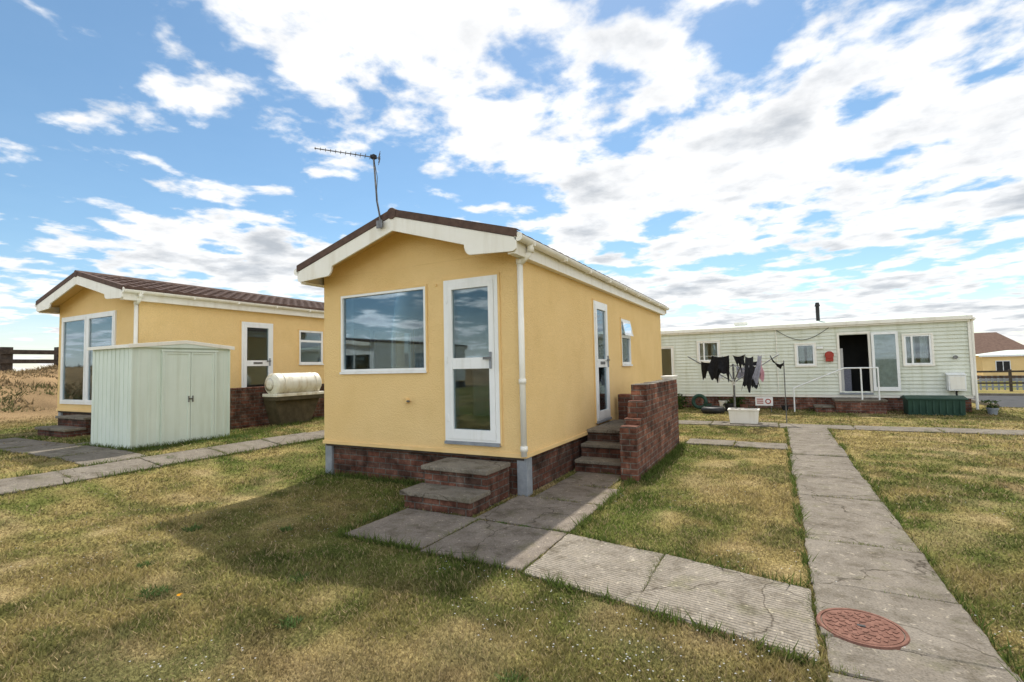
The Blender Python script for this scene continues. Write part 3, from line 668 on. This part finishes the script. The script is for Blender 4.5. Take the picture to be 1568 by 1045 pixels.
for i in range(90):
    x=12+i*.3; mb.box(x,x+.1,44,44.03,-.85,.25,'grey')
mb.box(12,39,44.031,44.06,-.5,-.42,'grey'); mb.box(12,39,44.031,44.06,.0,.08,'grey'); mb.obj('fence_pales',E)
E=empty('street_lamp',(20.6,62,0)); mb=MB(); mb.tube((21,61,-.8),(21,61,4.0),.06,'grey',8); mb.tube((21,61,4.0),(20.4,61,4.2),.04,'grey',8); mb.box(20.0,20.45,60.9,61.1,4.15,4.27,'grey'); mb.obj('lamp_post',E)
E=empty('timber_sea_fence',(-33,10,2)); mb=MB()
for i in range(45):
    y=1+i*2.1; g=gzf(-33,y); mb.box(-33.2,-32.8,y,y+.42,g-.3,3.05+.12*(i%3==0)+random.uniform(-.03,.05),'timber')
mb.box(-32.79,-32.70,1,92,2.7,2.92,'timber'); mb.box(-32.79,-32.70,1,92,2.25,2.45,'timber'); mb.obj('fence_timbers',E)
park_home('white_park_home',-19.5,-16,8.2,1.9,.75,3.2,.33,[],[(-15,-13.2,1.4,2.5,'win2'),(-12.2,-10.9,1.5,2.5,'win2')],back=[(-21.2,-17.8,1.15,2.4,'win3')],pipe=False,WM='white',slope=.12)

# ---------------------------------------------------------------- foliage helpers
def leafmat(name):
    m,nt,b=newmat(name); Lk=nt.links; at=N(nt,'ShaderNodeAttribute'); at.attribute_name='col'
    Lk.new(at.outputs['Color'],b.inputs['Base Color']); b.inputs['Roughness'].default_value=.8; b.inputs['Specular IOR Level'].default_value=.12
    out=[n for n in nt.nodes if n.type=='OUTPUT_MATERIAL'][0]
    t=N(nt,'ShaderNodeBsdfTranslucent'); Lk.new(at.outputs['Color'],t.inputs[0]); mx=N(nt,'ShaderNodeMixShader'); mx.inputs[0].default_value=.35
    Lk.new(b.outputs[0],mx.inputs[1]); Lk.new(t.outputs[0],mx.inputs[2]); Lk.new(mx.outputs[0],out.inputs[0]); return m
grassm=leafmat('grass_blade')
def trimesh(name,V,Cc,mat):
    n=len(V)//3; me=bpy.data.meshes.new(name); me.vertices.add(3*n); me.vertices.foreach_set('co',V.astype(np.float32).ravel())
    me.loops.add(3*n); me.loops.foreach_set('vertex_index',np.arange(3*n,dtype=np.int32)); me.polygons.add(n)
    me.polygons.foreach_set('loop_start',np.arange(0,3*n,3,dtype=np.int32)); me.polygons.foreach_set('loop_total',np.full(n,3,dtype=np.int32))
    a=me.attributes.new('col','FLOAT_COLOR','POINT'); cc=np.ones((3*n,4),np.float32); cc[:,:3]=Cc; a.data.foreach_set('color',cc.ravel())
    me.materials.append(mat); me.update(); me.validate(); o=bpy.data.objects.new(name,me); scene.collection.objects.link(o); return o
def shrub(name,cx,cy,rx,ry,h,n,cols,leaf=.05):
    g=gzf(cx,cy); k=7; cen=rng.normal(0,.45,(k,3)); cen[:,2]=np.abs(cen[:,2])+.2
    idx=rng.integers(0,k,n); p=cen[idx]+rng.normal(0,.28,(n,3)); p[:,2]=np.clip(p[:,2],0,1.3)
    P=np.stack([cx+p[:,0]*rx,cy+p[:,1]*ry,g+p[:,2]*h/1.2],1)
    V=np.repeat(P,3,0)+rng.normal(0,leaf,(3*n,3))
    c0=np.array(cols[0]);c1=np.array(cols[1]); t=(rng.random(n)*.6+.4*idx/k)[:,None]; C=np.repeat(c0*(1-t)+c1*t,3,0)
    return trimesh(name,V,C,grassm)
gc=((.02,.045,.012),(.09,.13,.03))
shrub('garden_shrub',5.1,17.9,.22,.2,.3,350,gc,.025); shrub('garden_shrub',-1.2,17.6,.35,.2,.35,700,gc,.03); shrub('garden_shrub',-2.9,17.5,.3,.2,.45,700,gc,.03)
for i,(x,y) in enumerate([(31,50),(24,57),(38,55),(46,60),(9,50)]): shrub('hedge_bush',x,y,2.4,1.2,1.0,2500,((.02,.035,.012),(.07,.09,.03)),.10)

# ---------------------------------------------------------------- ground
rects=[(HX-1.66,HX+1.66,5.36,13.5),(-15.0,-11.5,5.36,13.5),(-10.6,-9.3,4.2,5.86),(-3.74,-2.86,4.35,5.3),(-2.66,-1.67,6.6,9.8),(-5.2,4.8,18.1,21.1),(5.8,40,20.1,26.1),(-13.9,-12.6,4.5,5.3),(-10.62,-10.4,6.6,9.3)]
def inq(x,y,q,shrink=.012):
    m=np.ones(len(x),bool)
    for i in range(4):
        ax,ay=q[i]; bx,by=q[(i+1)%4]; dx,dy=bx-ax,by-ay; l=math.hypot(dx,dy)
        m&=((x-ax)*(-dy)+(y-ay)*dx)/l>shrink
    return m
def excl(x,y,shrink=.012):
    m=np.zeros(len(x),bool)
    for q in quads: m|=inq(x,y,q,shrink)
    for r in rects: m|=(x>r[0])&(x<r[1])&(y>r[2])&(y<r[3])
    m|=((x-mx)**2+(y-my)**2<.23**2)
    return m
DRY=np.array([.38,.305,.13]); TAN=np.array([.46,.355,.195]); GRN=np.array([.14,.175,.042]); DGR=np.array([.085,.12,.028])
def gcol(x,y):
    n=.32*vnoise(x,y,2.6)+.3*vnoise(x+31,y+7,.9)+.38*vnoise(x-11,y+57,.23)
    d=sstep(.24,.74,n)
    strip=np.exp(-((x+.05)/.25)**2)*(y>4.0)*(y<13); d=np.clip(d+.7*strip,0,1)
    d=np.clip(d+.35*sstep(.9,2.0,x)*vnoise(x,y,1.1),0,1)
    lush_or_shade=np.exp(-(np.clip(HX-1.7-x,0,9)/.5)**2)*((x<HX-1.6)&(y>4.9)&(y<14))+ .8*np.exp(-((y-4.9)/.7)**2)*((x>-6.2)&(x<-3.7))+.9*np.exp(-((x+1.45)/.35)**2)*((y>4.3)&(y<10))
    lush_or_shade=lush_or_shade+.8*np.exp(-(np.clip(np.abs(x+9.9)-.6,0,9)/.3)**2-(np.clip(np.abs(y-5)-.8,0,9)/.25)**2)
    lush_or_shade=lush_or_shade+.75*np.exp(-((x+3.3)/1.7)**2-((y-3.0)/.9)**2)  # house shadow on the lawn painted into the colour: greener, darker grass
    lush_or_shade=np.clip(lush_or_shade,0,1)
    d=d*(1-lush_or_shade*.85)
    bank=sstep(-16,-21,x); d=np.clip(d+bank,0,1)
    c=GRN[None]*(1-d[:,None])+DRY[None]*d[:,None]
    t=(sstep(.56,.84,vnoise(x+5,y-9,1.5)*.4+.6*vnoise(x,y,.35))*.7*(1-lush_or_shade))[:,None]; c=c*(1-t)+TAN[None]*t
    g=sstep(.58,.8,vnoise(x-50,y+20,.35))[:,None]; c=c*(1-.55*g)+DGR[None]*.55*g
    br=(sstep(.62,.80,.5*vnoise(x+80,y+3,1.9)+.5*vnoise(x+9,y,.3))*.5*(1-lush_or_shade))[:,None]; c=c*(1-br)+np.array([.23,.155,.08])[None]*br
    c=c*(.78+.44*vnoise(x,y,.12))[:,None]
    bcol=np.array([.40,.275,.155])[None]*(.45+.95*(.5*vnoise(x,y,1.7)+.5*vnoise(x,y,.5)))[:,None]
    c=c*(1-bank[:,None])+bcol*bank[:,None]
    return c
def coords(a,b,fine0,fine1,st):
    f=list(np.arange(fine0,fine1+1e-6,st)); o=[]; s=st; v=fine1
    while v<b: s=min(s*1.22,max(.6,abs(v)*.12)); v+=s; o.append(min(v,b))
    p=[]; s=st; v=fine0
    while v>a: s=min(s*1.22,max(.6,abs(v+30)*.25)); v-=s; p.append(max(v,a))
    return np.array(p[::-1]+f+o)
xs=coords(-2500,2500,-13,6,.085); yss=coords(-2500,2500,-.5,15,.085)
X,Y=np.meshgrid(xs,yss); Z=gz(X,Y); bump=(vnoise(X,Y,.35)-.5)*.02*((np.abs(X)<20)&(np.abs(Y)<20)); 
ex=excl(X.ravel(),Y.ravel(),-.05).reshape(X.shape); bump[ex]=-.004
Z=Z+bump
me=bpy.data.meshes.new('ground'); nx,ny=len(xs),len(yss)
V=np.stack([X.ravel(),Y.ravel(),Z.ravel()],1).astype(np.float32); me.vertices.add(len(V)); me.vertices.foreach_set('co',V.ravel())
I=np.arange(nx*ny).reshape(ny,nx); Fq=np.stack([I[:-1,:-1],I[:-1,1:],I[1:,1:],I[1:,:-1]],-1).reshape(-1,4).astype(np.int32)
me.loops.add(Fq.size); me.loops.foreach_set('vertex_index',Fq.ravel()); me.polygons.add(len(Fq)); me.polygons.foreach_set('loop_start',np.arange(0,Fq.size,4,dtype=np.int32)); me.polygons.foreach_set('loop_total',np.full(len(Fq),4,dtype=np.int32))
me.polygons.foreach_set('use_smooth',[True]*len(Fq))
a=me.attributes.new('col','FLOAT_COLOR','POINT'); cc=np.ones((len(V),4),np.float32); cc[:,:3]=gcol(V[:,0].astype(float),V[:,1].astype(float))*.85; a.data.foreach_set('color',cc.ravel()); me.update()
m,nt,b=newmat('lawn_ground'); at=N(nt,'ShaderNodeAttribute'); at.attribute_name='col'; tc=N(nt,'ShaderNodeTexCoord')
nf=nzz(nt,tc.outputs['Object'],45,7,.75)
col=mul(nt,at.outputs['Color'],ramp(nt,nf,[(.36,(.38,.36,.30)),(.64,(1.45,1.42,1.35))])); nt.links.new(col,b.inputs['Base Color'])
b.inputs['Roughness'].default_value=1; b.inputs['Specular IOR Level'].default_value=.05
bp=N(nt,'ShaderNodeBump'); bp.inputs['Strength'].default_value=.8; bp.inputs['Distance'].default_value=.03; nt.links.new(nf,bp.inputs['Height']); nt.links.new(bp.outputs['Normal'],b.inputs['Normal'])
me.materials.append(m); g=bpy.data.objects.new('ground',me); scene.collection.objects.link(g)

# ---------------------------------------------------------------- grass blades
def blades(x,y,h,w,col,lean=.5):
    n=len(x); z=gz(x,y)-.002; th=rng.random(n)*2*np.pi; wx=np.cos(th)*w; wy=np.sin(th)*w
    la=rng.random(n)*2*np.pi; lr=rng.random(n)*lean*h*1.4
    V=np.empty((n,3,3)); V[:,0]=np.stack([x-wx,y-wy,z],1); V[:,1]=np.stack([x+wx,y+wy,z],1); V[:,2]=np.stack([x+np.cos(la)*lr,y+np.sin(la)*lr,z+h],1)
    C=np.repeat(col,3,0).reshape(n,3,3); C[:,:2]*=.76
    return V.reshape(-1,3),C.reshape(-1,3)
n=560000; d=np.exp(rng.uniform(np.log(1.3),np.log(21),n)); an=rng.uniform(-1.15,1.15,n)+math.radians(28)
x=-np.sin(an)*d; y=np.cos(an)*d
k=~excl(x,y); x,y,d=x[k],y[k],d[k]
h=(.014+.022*rng.random(len(x)))*(1+.015*d)*(.6+.8*vnoise(x,y,.5)); w=(.0015+.0010*d)*(.7+.6*rng.random(len(x)))
col=gcol(x,y); col*=(.62+.78*rng.random(len(x)))[:,None]; pick=rng.random(len(x))<.17; col[pick]=TAN*(.7+.6*rng.random(pick.sum()))[:,None]
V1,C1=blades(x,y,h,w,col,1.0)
ex_,ey_=[],[]
def edge(x0,y0,x1,y1,n,s=.04):
    t=rng.random(n); cl=vnoise(t*40,t*0+x0*7,1.0)>.45; t=t[cl]; ex_.append(x0+(x1-x0)*t+rng.normal(0,s,len(t))); ey_.append(y0+(y1-y0)*t+rng.normal(0,s,len(t)))
edge(-10.7,4.12,-9.2,4.12,2600); edge(-9.2,4.12,-9.18,5.95,3500,.06); edge(-9.2,6,-10.3,9,3500,.12); edge(-6.1,5.3,-3.8,5.3,2600,.05); edge(-6.1,5.3,-6.15,13,3000,.1)
edge(-1.62,6.7,-1.6,9.8,3000,.05); edge(-1.72,4.3,-1.72,6.6,1200,.03); edge(-3.7,3.4,-1.7,3.36,1100,.02); edge(-1.7,3.33,.13,2.98,900,.02); edge(-1.7,4.32,.13,3.95,700,.02)
edge(.14,4,.14,13,1600,.02); edge(.97,1,.97,13,1600,.02); edge(-8.57,-1,-8.57,7,2200,.03); edge(-7.93,-1,-7.93,7,2200,.03); edge(-5,18,4.8,17.95,2500,.06); edge(-3.75,3.45,-3.72,5.2,900,.03)
x=np.concatenate(ex_); y=np.concatenate(ey_); k=~excl(x,y); x,y=x[k],y[k]; nn=len(x)
V2,C2=blades(x,y,.025+.09*rng.random(nn)**2,.004+.004*rng.random(nn),np.array([.11,.15,.035])[None]*(.6+.9*rng.random(nn))[:,None],.9)
jx,jy=[],[]
for q in joints:
    for i in range(4):
        if rng.random()<.5: continue
        (ax,ay),(bx,by)=q[i],q[(i+1)%4]; c0=rng.random(); sp_=.03+.15*rng.random(); t=np.clip(c0+rng.normal(0,sp_,70),0,1)
        jx.append(ax+(bx-ax)*t+rng.normal(0,.006,70)); jy.append(ay+(by-ay)*t+rng.normal(0,.006,70))
x=np.concatenate(jx); y=np.concatenate(jy); nn=len(x)
V2b,C2b=blades(x,y,.03+.025*rng.random(nn),np.full(nn,.0035),np.array([.14,.17,.045])[None]*(.6+.9*rng.random(nn))[:,None],1.2)
nn=60000; x=rng.uniform(-38,-21,nn); y=rng.uniform(-2,45,nn); k=vnoise(x,y,1.1)>.5; x,y=x[k],y[k]; nn=len(x)
bc=np.where((vnoise(x,y,2.7)>.55)[:,None],np.array([[.20,.19,.08]]),np.array([[.38,.28,.15]]))
V2c,C2c=blades(x,y,.08+.2*rng.random(nn)*vnoise(x,y,.9),np.full(nn,.03),bc*(.45+.9*rng.random(nn))[:,None]*(.6+.8*vnoise(x,y,2.3))[:,None],.9)
V3,C3=[],[]
for wx_,wy_,rr in [(-3.95,1.95,.11),(-3.2,2.55,.06),(-2.2,4.31,.05),(-2.45,4.32,.05),(-9.05,4.5,.12),(-9.1,5.2,.1),(-8.3,4.3,.08),(-2.7,2.1,.06),(-1.2,2.2,.05),(-9.0,5.9,.2),(-10.0,6.3,.2),(-4.3,3.3,.06),(.2,5.0,.03),(.6,4.05,.03),(-.7,2.2,.05),(-5.2,2.9,.07),(-4.6,2.2,.05)]:
    q=90; a=rng.random(q)*6.28; r_=rr*np.sqrt(rng.random(q)); xx=wx_+np.cos(a)*r_; yy=wy_+np.sin(a)*r_
    v,c_=blades(xx,yy,.02+.35*rr*rng.random(q),np.full(q,.009),np.array([.11,.17,.05])[None]*(.6+.8*rng.random(q))[:,None],1.6); V3.append(v);C3.append(c_)
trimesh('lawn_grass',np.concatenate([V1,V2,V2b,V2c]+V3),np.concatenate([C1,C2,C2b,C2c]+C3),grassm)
n=3200; d=np.exp(rng.uniform(np.log(1.8),np.log(13),n)); an=rng.uniform(-.9,.9,n)+math.radians(28); x=-np.sin(an)*d; y=np.cos(an)*d; k=(~excl(x,y))&(vnoise(x,y,.7)>.52); x,y=x[k],y[k]; nn=len(x)
z=gz(x,y)+.030+.015*rng.random(nn); P=np.stack([x,y,z],1); rr=.0065
V=[];
for i in range(nn):
    for q in range(3):
        a=q*2.094+i; b2=a+1.9; V+= [P[i],P[i]+[rr*math.cos(a),rr*math.sin(a),.002],P[i]+[rr*math.cos(b2),rr*math.sin(b2),.002]]
V=np.array(V); C=np.full((len(V),3),.65); trimesh('daisies',V,C,grassm)
V=[]
p=np.array([-3.62,1.95,.06])
for q in range(10):
    a=q*.628; V+=[p,p+[.02*math.cos(a),.02*math.sin(a),.006],p+[.02*math.cos(a+.7),.02*math.sin(a+.7),.0]]
trimesh('dandelion',np.array(V),np.tile(np.array([.75,.35,.02]),(len(V),1)),grassm)

# ---------------------------------------------------------------- light & sky
sdir=Vector((-.18,.68,1)).normalized(); el=math.asin(sdir.z); az=math.atan2(sdir.x,sdir.y)
sl=bpy.data.lights.new('sun','SUN'); sl.energy=5.0; sl.angle=math.radians(.8); sl.color=(1,.955,.87); so=bpy.data.objects.new('sun',sl); scene.collection.objects.link(so); so.rotation_euler=sdir.to_track_quat('Z','Y').to_euler()
w=bpy.data.worlds.new('World'); scene.world=w; w.use_nodes=True; nt=w.node_tree; nt.nodes.clear(); Lk=nt.links
out=N(nt,'ShaderNodeOutputWorld'); sky=N(nt,'ShaderNodeTexSky'); sky.sky_type='NISHITA'; sky.sun_disc=False; sky.sun_elevation=el; sky.sun_rotation=az; sky.air_density=1.0; sky.dust_density=.2; sky.ozone_density=2.0
hs=N(nt,'ShaderNodeHueSaturation'); hs.inputs['Saturation'].default_value=1.16; hs.inputs['Hue'].default_value=.490; Lk.new(sky.outputs[0],hs.inputs['Color'])
bg1=N(nt,'ShaderNodeBackground'); bg1.inputs[1].default_value=.14; Lk.new(hs.outputs[0],bg1.inputs[0])
tc=N(nt,'ShaderNodeTexCoord'); sp=N(nt,'ShaderNodeSeparateXYZ'); Lk.new(tc.outputs['Generated'],sp.inputs[0])
def MA(op,a,b=None,c=None,clamp=False):
    n=N(nt,'ShaderNodeMath',operation=op); n.use_clamp=clamp
    for i,v in enumerate((a,b,c)):
        if v is None: continue
        if isinstance(v,(int,float)): n.inputs[i].default_value=v
        else: Lk.new(v,n.inputs[i])
    return n.outputs[0]
zc=MA('ADD',MA('MAXIMUM',sp.outputs[2],0.0),.10)
px=MA('DIVIDE',sp.outputs[0],zc); py=MA('DIVIDE',sp.outputs[1],zc)
cb=N(nt,'ShaderNodeCombineXYZ'); Lk.new(px,cb.inputs[0]); Lk.new(py,cb.inputs[1]); cb.inputs[2].default_value=3.7
def NZ(s,d,r,dist=0):
    n=N(nt,'ShaderNodeTexNoise'); n.inputs['Scale'].default_value=s; n.inputs['Detail'].default_value=d; n.inputs['Roughness'].default_value=r; n.inputs['Distortion'].default_value=dist; Lk.new(cb.outputs[0],n.inputs['Vector']); return n.outputs['Fac']
big=NZ(.75,2,.5); mid=NZ(3.4,10,.54,.1); sh=NZ(1.9,6,.6); fn=NZ(6,8,.6)
rb=MA('MULTIPLY_ADD',sp.outputs[0],.8829,MA('MULTIPLY',sp.outputs[1],.4695))
bz=MA('MULTIPLY',MA('SUBTRACT',sp.outputs[2],.19),1/.035); band=MA('EXPONENT',MA('MULTIPLY',MA('MULTIPLY',bz,bz),-1))
left=MA('MAXIMUM',MA('MULTIPLY',rb,-1),0)
dens=MA('ADD',MA('ADD',MA('MULTIPLY',big,.36),MA('MULTIPLY',mid,.68)),MA('MULTIPLY',rb,.06))
dens=MA('ADD',dens,MA('MULTIPLY',MA('MULTIPLY',band,left),.17))
mr=N(nt,'ShaderNodeMapRange'); mr.interpolation_type='SMOOTHSTEP'; mr.inputs[1].default_value=.466; mr.inputs[2].default_value=.548; Lk.new(dens,mr.inputs[0]); mask=mr.outputs[0]
hz=N(nt,'ShaderNodeMapRange'); hz.inputs[1].default_value=.0; hz.inputs[2].default_value=.13; hz.inputs[3].default_value=.5; hz.inputs[4].default_value=0; Lk.new(sp.outputs[2],hz.inputs[0])
mask=MA('MAXIMUM',MA('MULTIPLY_ADD',mask,.91,.06),hz.outputs[0])
lowg=N(nt,'ShaderNodeMapRange'); lowg.inputs[1].default_value=.02; lowg.inputs[2].default_value=.35; lowg.inputs[3].default_value=.05; lowg.inputs[4].default_value=0; Lk.new(sp.outputs[2],lowg.inputs[0])
th=N(nt,'ShaderNodeMapRange'); th.interpolation_type='SMOOTHSTEP'; th.inputs[1].default_value=.56; th.inputs[2].default_value=.82; Lk.new(MA('ADD',MA('ADD',dens,MA('MULTIPLY',MA('SUBTRACT',sh,.5),.65)),lowg.outputs[0]),th.inputs[0])
cr=N(nt,'ShaderNodeMix',data_type='RGBA'); Lk.new(th.outputs[0],cr.inputs[0]); cr.inputs[6].default_value=(1.0,1.0,1.0,1); cr.inputs[7].default_value=(.52,.555,.60,1)
bk=MA('MULTIPLY_ADD',MA('MAXIMUM',MA('MULTIPLY',sp.outputs[1],-1),0),1.75,MA('MULTIPLY_ADD',fn,.45,.86))  # clouds behind the camera boosted, added as fill light for the shaded facade
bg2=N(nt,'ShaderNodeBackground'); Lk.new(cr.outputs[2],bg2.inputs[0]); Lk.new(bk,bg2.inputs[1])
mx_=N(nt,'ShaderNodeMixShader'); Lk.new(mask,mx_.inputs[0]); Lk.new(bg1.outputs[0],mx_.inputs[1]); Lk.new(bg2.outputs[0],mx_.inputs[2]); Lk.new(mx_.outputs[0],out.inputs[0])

# ---------------------------------------------------------------- camera
yaw=math.radians(28); p=math.radians(3.0); ro=.022
Rh=Vector((math.cos(yaw),math.sin(yaw),0)); Fh=Vector((-math.sin(yaw),math.cos(yaw),0))
F=Fh*math.cos(p)+Vector((0,0,math.sin(p))); U=Rh.cross(F)
R2=Rh*math.cos(ro)-U*math.sin(ro); U2=U*math.cos(ro)+Rh*math.sin(ro)
cd=bpy.data.cameras.new('camera'); cd.lens=17.36; cd.sensor_width=36; cd.clip_end=6000; cd.clip_start=.05
co=bpy.data.objects.new('camera',cd); scene.collection.objects.link(co)
mt=Matrix((( R2.x,U2.x,-F.x,0),(R2.y,U2.y,-F.y,0),(R2.z,U2.z,-F.z,1.55),(0,0,0,1))); co.matrix_world=mt
scene.camera=co
